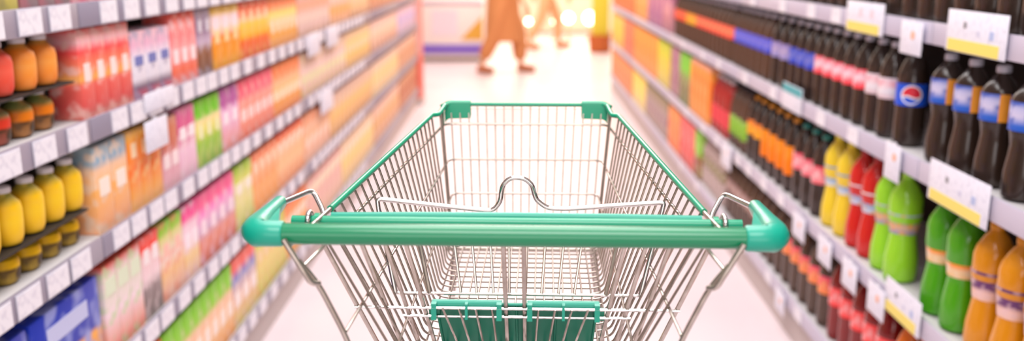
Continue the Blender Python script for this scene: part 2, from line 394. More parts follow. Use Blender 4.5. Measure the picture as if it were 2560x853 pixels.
LC('D', bD, hD, 4.03, 4.86, 'rose and beige', [(0, (236, 200, 185)), (.5, (232, 190, 180)), (1, (225, 170, 170))], (240, 220, 170), 14, .6)
LC('D', bD, hD, 4.87, 5.98, 'straw yellow', [(0, (230, 200, 150)), (.5, (240, 215, 140)), (1, (236, 205, 180))], (244, 224, 200), 14, .5)
LC('D', bD, hD, 6.02, 7.38, 'amber and rose', [(0, (205, 150, 110)), (.5, (214, 170, 110)), (1, (236, 205, 195))], (240, 214, 200), 12, .5)
LC('D', bD, hD, 7.42, 8.7, 'chestnut', [(0, (180, 110, 70)), (.5, (170, 100, 60)), (1, (205, 160, 130))], (225, 180, 150), 12, .5)

# --- right rack: bottles
bR = [z+.0205 for z in RZ]
cola_m = mat('dark_cola', (50, 36, 29), .16, spec=.6)
cola2_m = mat('dark_cola_warm', (84, 58, 44), .25)
cap_dark = mat('cap_dark', (60, 52, 56), .35)
cap_grey = mat('cap_silver', (214, 208, 214), .3)
cap_lilac = mat('cap_lilac', (200, 198, 210), .35)
def label_print(name, z0, z1, stops, blot, scale, amount, side=None, sc=1.0):
    """wrap label: z bands between z0 and z1, blotches, and a strip of another colour on one flank"""
    if name in MATS: return MATS[name]
    m = pack(name, 1, [((z0+(z1-z0)*p)*sc, c) for p, c in stops], blot, scale, amount)
    if side:
        nt = m.node_tree; b = nt.nodes['Principled BSDF']; src = b.inputs['Base Color'].links[0].from_socket
        sp = [n for n in nt.nodes if n.type == 'SEPXYZ'][0]
        lo, hi, col = side
        g = nt.nodes.new('ShaderNodeMath'); g.operation = 'GREATER_THAN'; g.inputs[1].default_value = lo
        l = nt.nodes.new('ShaderNodeMath'); l.operation = 'LESS_THAN'; l.inputs[1].default_value = hi
        a = nt.nodes.new('ShaderNodeMath'); a.operation = 'MULTIPLY'
        mx = nt.nodes.new('ShaderNodeMix'); mx.data_type = 'RGBA'; mx.inputs['B'].default_value = lin(col)
        nt.links.new(sp.outputs['Y'], g.inputs[0]); nt.links.new(sp.outputs['Y'], l.inputs[0])
        nt.links.new(g.outputs[0], a.inputs[0]); nt.links.new(l.outputs[0], a.inputs[1]); nt.links.new(a.outputs[0], mx.inputs['Factor'])
        nt.links.new(src, mx.inputs['A']); nt.links.new(mx.outputs['Result'], b.inputs['Base Color'])
    return m

def emblem_label():
    """blue label with a round red, white and blue emblem at local (+X) front"""
    m = mat('label blue emblem', (24, 84, 214), .4); nt = m.node_tree; b = nt.nodes['Principled BSDF']
    tc = nt.nodes.new('ShaderNodeTexCoord'); sp = nt.nodes.new('ShaderNodeSeparateXYZ'); nt.links.new(tc.outputs['Object'], sp.inputs[0])
    def M(op, a, b2):
        n = nt.nodes.new('ShaderNodeMath'); n.operation = op
        for i, x in enumerate((a, b2)):
            if isinstance(x, (int, float)): n.inputs[i].default_value = x
            else: nt.links.new(x, n.inputs[i])
        return n.outputs[0]
    def mix(f, a, col):
        n = nt.nodes.new('ShaderNodeMix'); n.data_type = 'RGBA'; nt.links.new(f, n.inputs['Factor'])
        if isinstance(a, tuple): n.inputs['A'].default_value = lin(a)
        else: nt.links.new(a, n.inputs['A'])
        n.inputs['B'].default_value = lin(col); return n.outputs['Result']
    y, z = sp.outputs['Y'], M('SUBTRACT', sp.outputs['Z'], .1515*.95)
    dist = M('SQRT', M('ADD', M('MULTIPLY', y, y), M('MULTIPLY', z, z)), 0)
    front = M('GREATER_THAN', sp.outputs['X'], 0.0)
    wave = M('ADD', z, M('MULTIPLY', M('SINE', M('MULTIPLY', y, 130), 0), .003))
    c = mix(M('MULTIPLY', M('LESS_THAN', dist, .0265), front), (24, 84, 214), (240, 240, 248))
    inner = M('MULTIPLY', M('LESS_THAN', dist, .0226), front)
    c = mix(M('MULTIPLY', inner, M('GREATER_THAN', wave, -.004)), c, (222, 40, 60))
    c = mix(M('MULTIPLY', inner, M('LESS_THAN', wave, -.009)), c, (24, 84, 214))
    nt.links.new(c, b.inputs['Base Color']); return m

XB = XR+.014
def right_bottles(level, zi, y0, y1, words_, prof, m, lab, cap, pitch=.1, nm='soda_bottle', s=1.0, group=None, rz=PI+.9):
    r = max(p[0] for p in prof)
    prof = [(a*s, b*s) for a, b in prof]
    if lab: lab = (lab[0]*s, lab[1]*s, lab[2]*s, lab[3]*s, lab[4])
    cap = (cap[0]*s, cap[1], cap[2], cap[3]) if cap else None
    p = bottle(nm, '', 'bottle', group or f'{words_}s on the right rack', prof, m, lab, cap)
    run('right', level, y0, y1, pitch, p, words_, XB+r*s, bR[zi], rz)
capc = (.272, .0155, .016)
w2 = (.16, .225, .0425, .0425)
blue_multi = label_print('label blue patchwork', .16, .225, [(0, (40, 84, 170)), (.2, (60, 100, 180)), (.5, (205, 200, 222)), (.78, (190, 190, 220)), (1, (40, 84, 170))], (60, 90, 180), 46, .8, side=(.006, .026, (232, 150, 40)), sc=.95)
right_bottles('A', 1, 1.709, 2.337, 'waisted cola bottle with blue patchwork label', WAIST2, cola_m, w2+(blue_multi,), capc+(cap_lilac,), s=.95, pitch=.118)
emb = mat('x', (0, 0, 0)); MATS.pop('x')
emb = emblem_label()
c1 = (.12, .183, .043, .043)
right_bottles('A', 1, 2.426, 2.532, 'cola bottle with round emblem on blue label', COLA, cola_m, c1+(emb,), capc+(cap_lilac,), s=.95, pitch=.1, rz=PI+1.15)
lw = label_print('label white rose', .12, .183, [(0, (214, 190, 196)), (.4, (226, 222, 228)), (.7, (230, 170, 180)), (1, (225, 215, 222))], (240, 236, 240), 40, .6, sc=.95)
right_bottles('A', 1, 2.553, 2.748, 'cola bottle with pale grey label', COLA, cola_m, c1+(lw,), capc+(cap_lilac,), s=.95, pitch=.093)
lr = label_print('label red white', .12, .183, [(0, (226, 70, 80)), (.35, (236, 120, 130)), (.55, (240, 205, 215)), (.8, (225, 150, 165)), (1, (230, 70, 80))], (244, 225, 232), 40, .7, sc=.95)
right_bottles('A', 1, 2.754, 3.228, 'cola bottle with red and white label', COLA, cola_m, c1+(lr,), capc+(cap_lilac,), s=.95, pitch=.092)
lb1 = label_print('label royal blue', .12, .183, [(0, (50, 70, 175)), (.5, (80, 95, 190)), (1, (50, 70, 170))], (150, 150, 205), 40, .6, sc=.95)
right_bottles('A', 1, 3.234, 3.534, 'cola bottle with royal blue label', COLA, cola_m, c1+(lb1,), capc+(cap_lilac,), s=.95, pitch=.094)
ll = label_print('label lavender', .12, .183, [(0, (150, 145, 195)), (.5, (170, 160, 200)), (1, (140, 130, 185))], (205, 180, 200), 40, .6, sc=.95)
right_bottles('A', 1, 3.54, 3.787, 'cola bottle with lavender label', COLA, cola_m, c1+(ll,), capc+(cap_lilac,), s=.95, pitch=.12)
lb2 = label_print('label cobalt', .12, .183, [(0, (60, 75, 180)), (.5, (100, 105, 205)), (1, (80, 85, 190))], (160, 150, 215), 40, .6, sc=.95)
right_bottles('A', 1, 3.793, 4.431, 'cola bottle with cobalt violet label', COLA, cola2_m, c1+(lb2,), capc+(cap_lilac,), s=.95, pitch=.1)
lsal = label_print('label salmon red', .12, .183, [(0, (230, 80, 70)), (.5, (240, 120, 100)), (1, (232, 90, 80))], (246, 180, 120), 40, .6, sc=.95)
right_bottles('A', 1, 4.463, 5.38, 'cola bottle with salmon red label', COLA, cola2_m, c1+(lsal,), capc+(cap_lilac,), s=.95, pitch=.1)
lyel = label_print('label amber', .12, .183, [(0, (244, 180, 60)), (.5, (246, 190, 80)), (1, (240, 160, 70))], (246, 130, 90), 40, .5, sc=.95)
right_bottles('A', 1, 5.386, 5.697, 'cola bottle with amber label', COLA, cola2_m, c1+(lyel,), capc+(cap_lilac,), s=.95, pitch=.1)
right_bottles('A', 1, 5.702, 6.098, 'cola bottle with tomato red label', COLA, cola2_m, c1+(label_print('label tomato', .12, .183, [(0, (232, 90, 60)), (1, (240, 110, 80))], (246, 150, 120), 40, .5, sc=.95),), capc+(cap_lilac,), s=.95, pitch=.1)
right_bottles('A0', 0, 1.75, 4.43, 'dark brown bottle', COLA, cola_m, None, capc+(cap_dark,), s=.95, pitch=.1)

def right_boxes(level, zi, h, y0, y1, colour, stops, blot=None, scale=18, amount=.5, pitch=None, kind='drink carton', nm='drink_carton', cat='carton', panel=None):
    if pitch is None: pitch = .1 if y0 < 5 else .14 if y0 < 6.2 else .22
    n = max(1, int(round((y1-y0)/pitch))); w = (y1-y0)/n*.955; d = .08
    m = pack(f'print right {level} {colour}', h, stops, blot, scale, amount)
    pl = (panel[0], panel[1], panel[2], mat(f'label right {level} {colour}', panel[3], .5)) if panel else None
    p = box_pack(nm, '', cat, f'{colour} {kind}s on the right rack', w, d, h, m, pl)
    run('right', level, y0, y1, (y1-y0)/n, p, f'{colour} {kind}', XR+.012+d/2, bR[zi])
RBX = right_boxes
RBX('A', 1, .28, 6.17, 6.55, 'purple and salmon', [(0, (150, 100, 120)), (.5, (205, 140, 150)), (1, (160, 100, 140))], (236, 190, 190))
RBX('A', 1, .28, 6.56, 7.3, 'violet', [(0, (150, 100, 150)), (.5, (170, 110, 150)), (1, (190, 130, 150))], (225, 160, 150))
RBX('A', 1, .28, 7.31, 8.08, 'amber orange', [(0, (236, 160, 80)), (.5, (240, 170, 90)), (1, (240, 160, 90))], (240, 200, 150))
RBX('A', 1, .28, 8.12, 9.95, 'rust orange', [(0, (205, 110, 50)), (.5, (225, 120, 60)), (1, (226, 130, 70))], (240, 180, 130))
RBX('A0', 0, .3, 4.46, 6.1, 'russet', [(0, (180, 110, 80)), (1, (190, 120, 90))], (225, 180, 150))
RBX('A0', 0, .3, 6.17, 9.9, 'copper', [(0, (210, 130, 80)), (1, (226, 150, 100))], (240, 190, 150))

# shelf B of the right rack
wl = (.186, .234, .0445, .0445)
capw = (.296, .0165, .02)
def liquid(name, c, tint=.15):
    return mat(name, c, .13, spec=.55)
lorp = label_print('label purple fruit', .13, .234, [(0, (240, 190, 130)), (.12, (240, 205, 190)), (.22, (236, 200, 190)), (.32, (104, 64, 108)), (.7, (95, 60, 105)), (1, (120, 75, 100))], (236, 200, 200), 40, .75)
right_bottles('B', 2, 1.583, 2.031, 'amber soda bottle with purple label', WAIST, liquid('soda amber', (216, 140, 20)), (.132, .2, .0365, .0445, lorp), capw+(mat('cap amber', (226, 150, 40), .35),), .105)
lgro = label_print('label orange leaf', .13, .2, [(0, (230, 190, 120)), (.4, (240, 215, 180)), (.6, (246, 150, 60)), (1, (240, 140, 50))], (246, 225, 200), 44, .7)
right_bottles('B', 2, 2.047, 2.268, 'green soda bottle with orange label', WAIST, liquid('soda green', (74, 160, 20)), (.14, .19, .0365, .043, lgro), capw+(mat('cap leaf green', (60, 150, 30), .35),), .102)
llim = label_print('label blue strip', .142, .2, [(0, (150, 150, 190)), (.4, (225, 190, 150)), (.7, (70, 90, 140)), (1, (190, 200, 210))], (240, 170, 70), 60, .8)
right_bottles('B', 2, 2.405, 2.606, 'lime soda bottle with speckled blue label', WAIST, liquid('soda lime', (150, 215, 45)), (.142, .2, .036, .0445, llim), capw+(mat('cap lime', (170, 235, 70), .35),), .098)
lred = label_print('label blue white', .15, .2, [(0, (205, 215, 235)), (.5, (90, 140, 200)), (1, (226, 226, 236))], (240, 180, 80), 60, .7)
right_bottles('B', 2, 2.611, 2.817, 'red soda bottle with blue-white label', WAIST, liquid('soda red', (205, 30, 24)), (.142, .205, .036, .0445, lred), capw+(mat('cap ruby', (170, 30, 40), .35),), .098)
lyl = label_print('label sky white', .15, .2, [(0, (215, 225, 235)), (.4, (60, 140, 200)), (.7, (225, 230, 236)), (1, (90, 150, 200))], (240, 230, 160), 60, .6)
right_bottles('B', 2, 2.822, 3.059, 'yellow soda bottle with sky blue label', WAIST, liquid('soda yellow', (236, 206, 50)), (.142, .21, .036, .0445, lyl), capw+(mat('cap yellow', (240, 226, 50), .35),), .11)
ldk = label_print('label rose patch', .19, .25, [(0, (200, 80, 90)), (.5, (236, 150, 160)), (1, (205, 60, 80))], (246, 220, 220), 40, .7)
right_bottles('B', 2, 3.065, 3.397, 'dark cola bottle with rose label', COLA, cola_m, c1+(label_print('label rose', .12, .183, [(0, (226, 110, 120)), (.5, (236, 150, 160)), (1, (205, 70, 90))], (246, 220, 220), 40, .7),), capc+(mat('cap teal', (40, 140, 130), .35),), .1)
lora = label_print('label orange tall', .08, .2, [(0, (246, 130, 20)), (.5, (248, 140, 30)), (1, (246, 150, 40))], (240, 170, 60), 40, .5)
right_bottles('B', 2, 3.402, 3.861, 'dark soda bottle with tall orange label', COLA, cola_m, (.07, .183, .0425, .043, lora), capc+(mat('cap amber', (226, 150, 40), .35),), .105)
lyo = label_print('label gold band', .12, .183, [(0, (246, 170, 40)), (.5, (250, 190, 60)), (1, (236, 130, 70))], (236, 90, 80), 40, .5)
right_bottles('B', 2, 3.867, 4.093, 'dark soda bottle with gold label', COLA, cola_m, c1+(lyo,), capc+(mat('cap amber', (226, 150, 40), .35),), .105)
lgn = label_print('label grass', .06, .15, [(0, (120, 165, 50)), (.5, (150, 195, 80)), (1, (130, 180, 60))], (225, 235, 170), 40, .5)
right_bottles('B', 2, 4.104, 4.431, 'brown soda bottle with green label', COLA, cola2_m, (.06, .15, .0425, .043, lgn), capc+(cap_dark,), .1)
right_bottles('B', 2, 4.463, 4.853, 'crimson soda bottle with red label', COLA, liquid('soda crimson', (170, 40, 36)), (.05, .14, .0425, .043, mat('label crimson', (232, 70, 80), .45)), capc+(cap_white,), .1)
RBX('B', 2, .31, 4.87, 5.42, 'bright orange', [(0, (246, 160, 70)), (.3, (250, 150, 50)), (.7, (246, 132, 30)), (.88, (248, 150, 60)), (1, (246, 190, 170))], (250, 190, 110), 14, .5)
RBX('B', 2, .31, 5.43, 5.78, 'leaf green', [(0, (110, 110, 70)), (.5, (130, 120, 80)), (.68, (130, 200, 60)), (1, (120, 200, 50))], (180, 205, 120))
RBX('B', 2, .31, 5.79, 6.13, 'mauve', [(0, (160, 120, 130)), (.5, (150, 100, 120)), (1, (170, 120, 140))], (226, 190, 190))
RBX('B', 2, .31, 6.17, 6.7, 'lime yellow', [(0, (214, 205, 130)), (.5, (230, 214, 60)), (1, (190, 205, 60))], (240, 190, 120))
RBX('B', 2, .31, 6.71, 8.08, 'marigold', [(0, (236, 170, 100)), (.5, (246, 160, 60)), (1, (246, 170, 80))], (236, 120, 70))
RBX('B', 2, .31, 8.12, 8.9, 'terracotta', [(0, (205, 120, 90)), (.5, (215, 110, 70)), (1, (226, 130, 90))], (240, 180, 150))
RBX('B', 2, .31, 8.91, 9.95, 'lemon', [(0, (236, 190, 90)), (.5, (246, 214, 80)), (1, (236, 200, 110))], (240, 170, 110))
# shelf C of the right rack
right_bottles('C', 3, 1.793, 2.374, 'orange soda bottle with ochre label', COLA, liquid('soda orange', (226, 110, 20)), c1+(mat('label ochre', (236, 150, 60), .45),), capc+(mat('cap orange', (240, 130, 40), .35),), .098)
right_bottles('C', 3, 2.4, 2.901, 'deep red soda bottle with strawberry label', COLA, liquid('soda garnet', (130, 24, 22)), c1+(label_print('label strawberry', .12, .183, [(0, (225, 60, 60)), (.5, (232, 110, 110)), (1, (226, 80, 80))], (240, 200, 200), 40, .6),), capc+(cap_white,), .1)
right_bottles('C', 3, 2.912, 3.555, 'brown tea bottle with coral band', COLA, liquid('tea brown', (80, 58, 44)), c1+(label_print('label coral', .12, .183, [(0, (236, 150, 90)), (.5, (240, 120, 110)), (1, (226, 90, 120))], (246, 190, 110), 40, .6),), capc+(cap_grey,), .1)
right_bottles('C', 3, 3.566, 4.431, 'brown tea bottle with grey label', COLA, liquid('tea brown', (80, 58, 44)), c1+(label_print('label ash', .12, .183, [(0, (150, 120, 110)), (.5, (180, 150, 140)), (1, (130, 90, 80))], (214, 200, 200), 40, .6),), capc+(cap_grey,), .1)
right_bottles('C', 3, 4.463, 5.011, 'white tea bottle with olive label', COLA, liquid('tea white', (190, 170, 165)), c1+(label_print('label olive', .12, .183, [(0, (120, 110, 70)), (.5, (150, 140, 100)), (1, (120, 100, 80))], (226, 214, 205), 40, .6),), capc+(cap_grey,), .104)
RBX('C', 3, .27, 5.03, 5.2, 'green and maroon', [(0, (120, 60, 50)), (.4, (140, 60, 50)), (.6, (140, 200, 60)), (1, (130, 190, 60))], (214, 226, 150))
RBX('C', 3, .27, 5.21, 5.68, 'scarlet', [(0, (190, 60, 50)), (.5, (232, 80, 80)), (1, (236, 110, 110))], (246, 180, 170))
RBX('C', 3, .27, 5.69, 6.13, 'tangerine', [(0, (236, 140, 80)), (.5, (246, 150, 80)), (1, (246, 160, 100))], (236, 110, 90))
RBX('C', 3, .27, 6.17, 7.25, 'plum grey', [(0, (170, 150, 140)), (.5, (150, 120, 130)), (1, (150, 140, 100))], (205, 200, 190))
RBX('C', 3, .27, 7.26, 8.08, 'pale lemon', [(0, (226, 214, 170)), (.5, (244, 220, 100)), (1, (240, 214, 90))], (236, 226, 190))
RBX('C', 3, .27, 8.12, 9.95, 'burnt orange', [(0, (205, 140, 90)), (.5, (225, 130, 70)), (1, (226, 150, 90))], (240, 190, 150))

# ------------------------------------------------------------------ price tags and cards
def tag_print(name, base, ink, spot=None):
    if name in MATS: return MATS[name]
    m = pack(name, .04, [(0, base), (1, base)], ink, 70, .35, rough=.4); return m
tag_w = tag_print('tag white', (238, 236, 242), (190, 186, 205))
tag_g = tag_print('tag grey', (208, 204, 216), (170, 166, 186))
def make_tag(label, group, w=.084, h=.046, m=tag_w):
    """price label in a clear holder, back at local x = 0, facing +X"""
    t = thing('price_tag', label, 'price tag', group=group)
    MB().box(0, .002, -w/2-.003, w/2+.003, -h/2-.003, h/2+.003, .0008).build('rail_holder', mat('holder clear grey', (200, 198, 210), .25), t)
    MB().box(.0018, .003, -w/2, w/2, -h/2, h/2).build('paper_label', m, t, False)
    return t
RAILW = {0: 'top visible rail', 1: 'second rail', 2: 'third rail', 3: 'fourth rail', 4: 'bottom rail'}
proto_tag = make_tag('', 'white price tags on the left rack rails')
first = True
for li, z in enumerate(LZ):
    y = 1.5+.02*li; k = 0
    while y < 5.6:
        w_ = random.uniform(.1, .14)+(.03 if y > 3 else 0)
        lab = f'white price tag, {ordinal(k)} from the near end, {RAILW[li]} of left rack'
        loc = (XL+.0042, y, z)
        if not any(abs(y-e) < .05 for e in lb):
            if first: proto_tag.location = loc; proto_tag['label'] = lab; first = False
            else: dup(proto_tag, loc, 0, lab)
            k += 1
        y += w_
def small_tag(k, li, y, z, w=.07):
    pass
protoR = make_tag('', 'white price tags on the right rack rails')
first = True
for li, (z, ys) in enumerate(((RZ[0], [2.95, 3.2, 3.55, 4.0]), (RZ[1], [2.72, 3.02, 3.6, 4.05, 4.6, 5.0, 5.6]), (RZ[2], [3.4, 3.65, 3.9, 4.1, 4.55, 4.9, 5.4]), (RZ[3], [2.7, 3.1, 3.5, 3.9, 4.4, 5.0, 5.5]))):
    for k, y in enumerate(ys):
        lab = f'white price tag, {ordinal(k)} from the near end, {RAILW[li]} of right rack'
        loc = (XR-.0042, y, z)
        if first: protoR.location = loc; protoR.rotation_euler = (0, 0, PI); protoR['label'] = lab; first = False
        else: dup(protoR, loc, PI, lab)

card_w = tag_print('card white', (232, 232, 242), (196, 196, 214))
def promo_card(label, group, loc, rz, w, h, low=.28, spots=()):
    """upright white price card with a yellow lower strip, clipped to a rail; faces local +X, foot at z=0"""
    t = thing('price_card', label, 'price card', loc, rz, group)
    MB().box(0, .002, -w/2, w/2, 0, h, .0008).build('card', card_w, t)
    MB().box(.0018, .003, -w*.46, w*.4, h*.02, h*low).build('yellow_strip', mat('strip yellow', (238, 220, 110), .5), t, False)
    for (yc, zc, r, c) in spots:
        MB().box(.0018, .0028, yc*w-r, yc*w+r, zc*h-r, zc*h+r).build('printed_mark', mat('ink %d %d %d' % c, c, .5), t, False)
    MB().box(-.004, .0, -.008, .008, 0, .02).build('rail_clip', mat('clip clear', (215, 213, 220), .3), t, False)
    return t
G = 'white price cards with a yellow strip on the right rack'
xf = XR-.0085
sp1 = [(-.18, .66, .007, (140, 140, 145)), (.27, .5, .009, (176, 190, 226)), (.05, .5, .006, (205, 205, 225))]
promo_card('large white price card with yellow strip above the waisted cola bottles', G, (xf, 2.04, 1.205), PI, .27, .095, .3, sp1)
promo_card('white and yellow price card farther along the top rail, above cola bottles with red labels', G, (xf, 2.7, 1.2), PI, .29, .09, .32, [(-.1, .65, .012, (226, 205, 214)), (.2, .65, .012, (226, 205, 214))])
promo_card('large white and yellow price card above the green soda bottle on the second rail', G, (xf, 2.04, .84), PI, .29, .1, .28, sp1)
promo_card('white and yellow price card on the third rail below the green and amber sodas', G, (xf, 2.26, .475), PI, .22, .095, .32, sp1)
t = thing('price_card', 'white card with a teal top on the second rail under blue-labelled cola', 'price card', (xf, 3.34, .862), PI)
MB().box(0, .002, -.12, .12, 0, .095, .0008).build('card', card_w, t)
MB().box(.0018, .003, -.115, .115, .062, .092).build('teal_band', mat('band teal', (70, 170, 178), .5), t, False)
MB().box(-.004, .0, -.008, .008, .01, .03).build('rail_clip', mat('clip clear', (215, 213, 220), .3), t, False)
# hanging cards (wobblers) under the rails
protoH = None
def hang_card(label, loc, rz, w, h, dot=True, group='small hanging cards under the right rails'):
    t = thing('hanging_card', label, 'card', loc, rz, group)
    MB().box(0, .002, -w/2, w/2, -h, 0, .0008).build('card', card_w, t)
    MB().box(-.003, 0, -.01, .01, -.012, .004).build('rail_clip', mat('clip clear', (215, 213, 220), .3), t, False)
    if dot: MB().lathe([(.011, .002), (.011, .0032)], 16).build('orange_dot', mat('dot orange', (240, 180, 150), .5), t); 
    return t
def face_x(o):
    for c in o.children:
        if c.name.startswith('orange_dot'):
            c.rotation_euler = (0, PI/2, 0); c.location = (0, .012, -.035)
hz = [(0, 2.36, 1.258, .13, .085, 'white hanging card with orange dot above the emblem bottle, top visible rail'),
      (1, 2.4, .93, .1, .1, 'white hanging card with orange dot below the emblem bottle, second rail'),
      (2, 2.42, .52, .12, .09, 'white hanging card with orange dot, first from the near end of the third rail'),
      (2, 2.63, .52, .12, .09, 'white hanging card with orange dot, second from the near end of the third rail'),
      (2, 2.86, .52, .13, .09, 'white hanging card with orange dot, third from the near end of the third rail'),
      (2, 3.14, .52, .14, .09, 'white hanging card with orange dot, fourth from the near end of the third rail'),
      (3, 3.3, .17, .12, .085, 'white hanging card with orange dot on the bottom rail of the right rack'),
      (2, 4.3, .535, .2, .11, 'white hanging card with orange dot, farthest on the third rail')]
for li, y, z, w, h, lab in hz:
    face_x(hang_card(lab, (xf-.004, y, z), PI, w, h))
for y, z, w_, h_, lab in ((2.32, 1.012, .15, .08, 'grey white hanging card under the second rail of the left rack, above the orange cartons'),
                  (2.36, 1.082, .2, .05, 'white card clipped across the second rail of the left rack above a hanging card'),
                  (4.22, 1.075, .26, .1, 'white hanging card at the start of the third left bay, second rail'),
                  (4.45, .785, .3, .11, 'white hanging card at the start of the third left bay, third rail'),
                  (4.66, 1.075, .3, .1, 'white hanging card on the second rail of the third left bay, farther along')):
    hang_card(lab, (XL+.009, y, z), 0, w_, h_, False, 'hanging cards on the left rails')

# ------------------------------------------------------------------ far end of the aisle
salm = mat('salmon board', (240, 120, 100), .5)
t = thing('endcap_column', 'tall salmon red display column at the far end of the left rack', 'display', (-1.08, 8.95, 0))
MB().box(-.16, .16, -.12, .12, .06, 2.1, .01).build('column_board', salm, t)
MB().box(-.17, .17, -.13, .13, 0, .06, .005).build('base', kick_m, t)
MB().box(-.06, .165, -.125, -.118, .5, 1.1).build('pale_poster', mat('poster pale', (246, 190, 180), .5), t, False)

t = thing('chest_freezer', 'white island freezer with a blue violet bumper strip beyond the left rack', 'freezer', (-1.0, 13.0, 0))
MB().box(-.95, .55, -.4, .4, .05, .78, .03).build('cabinet', mat('freezer white', (240, 226, 222), .4), t)
MB().box(-.965, .565, -.415, .415, .1, .24, .02).build('bumper_strip', mat('bumper violet', (128, 100, 200), .4), t)
MB().box(-.9, .5, -.36, .36, .0, .06).build('plinth', mat('plinth grey', (150, 130, 120), .6), t, False)
MB().box(-.96, .56, -.41, .41, .78, .82, .01).build('rim', mat('freezer rim', (214, 190, 205), .4), t)
MB().box(-.9, .5, -.36, .36, .82, .835).build('glass_lid', mat('freezer glass', (235, 225, 232), .15), t, False)
MB().box(-.15, .2, -.408, -.4, .36, .7).build('front_poster', mat('freezer poster', (236, 220, 232), .5), t, False)
MB().prism([(.24, -.405, .3), (.54, -.405, .3), (.54, -.405, .62)], (0, 1, 0), .008).build('gold_poster', mat('poster gold', (222, 166, 60), .5), t, False)
t = thing('dump_bin', 'yellow green cardboard display stand over a brown basket, beyond the right rack', 'display', (1.27, 13.9, 0))
MB().lathe([(.13, .0), (.16, .02), (.17, .2), (.175, .26), (.16, .26)], 20).build('basket', mat('basket brown', (190, 96, 40), .7), t)
MB().box(-.12, .12, -.1, .1, .24, 1.3, .01).build('stand', mat('stand yellow green', (222, 205, 60), .6), t)
MB().box(-.13, .13, -.11, .11, 1.3, 1.5, .01).build('header_board', mat('stand header', (236, 190, 80), .6), t)

# counter with lit round globes by the far wall
t = thing('serving_counter', 'pale counter with brown trim along the far wall', 'counter', (.75, 17.6, 0))
MB().box(-.75, 1.6, -.3, .3, .03, .9, .02).build('counter_body', mat('counter cream', (246, 226, 200), .5), t)
MB().box(-.78, 1.63, -.33, .33, .9, .95, .01).build('worktop', mat('counter top', (200, 140, 90), .4), t)
MB().box(-.72, 1.57, -.28, .28, 0, .04).build('plinth', mat('plinth grey', (150, 130, 120), .6), t, False)
lamp_m = mat('lamp glow', (255, 240, 210), .4, emit=(255, 236, 205), strength=9)
gl = [(.22, .3, .055, 'globe lamp standing on the floor, first beside the walking person'), (.68, .3, .05, 'globe lamp on the floor, second from the walking person'),
      (.92, .36, .085, 'globe lamp on the floor, third from the walking person'), (1.3, .36, .11, 'largest globe lamp on the floor, nearest the right rack')]
for x, z, r, lab in gl:
    t = thing('globe_lamp', 'glowing '+lab, 'lamp', (x, 16.2, 0), 0, 'glowing globe lamps at the far end')
    MB().lathe([(.07, 0), (.07, .015), (.012, .03), (.012, z-r+.005), (.03, z-r+.01)], 16).build('stem', mat('lamp brass', (214, 170, 110), .4), t)
    MB().lathe([(r*math.sin(a), z-r*math.cos(a)) for a in [PI*(k+.3)/10.6 for k in range(11)]], 18).build('globe', lamp_m, t)

# ------------------------------------------------------------------ people
def skin_body(name, J, E_, Rd, m, parent=None, sub=1):
    me = bpy.data.meshes.new(name); me.from_pydata(J, E_, []); me.materials.append(m)
    o = bpy.data.objects.new(name, me); C.objects.link(o)
    md = o.modifiers.new('skin', 'SKIN'); md.use_smooth_shade = True; md.branch_smoothing = .6
    if not me.skin_vertices: 
        bpy.context.view_layer.objects.active = o
    sv = me.skin_vertices[0].data if me.skin_vertices else None
    if sv:
        for i, r in enumerate(Rd): sv[i].radius = r if isinstance(r, tuple) else (r, r)
        sv[0].use_root = True
    s = o.modifiers.new('sub', 'SUBSURF'); s.levels = sub; s.render_levels = sub
    if parent: o.parent = parent
    return o

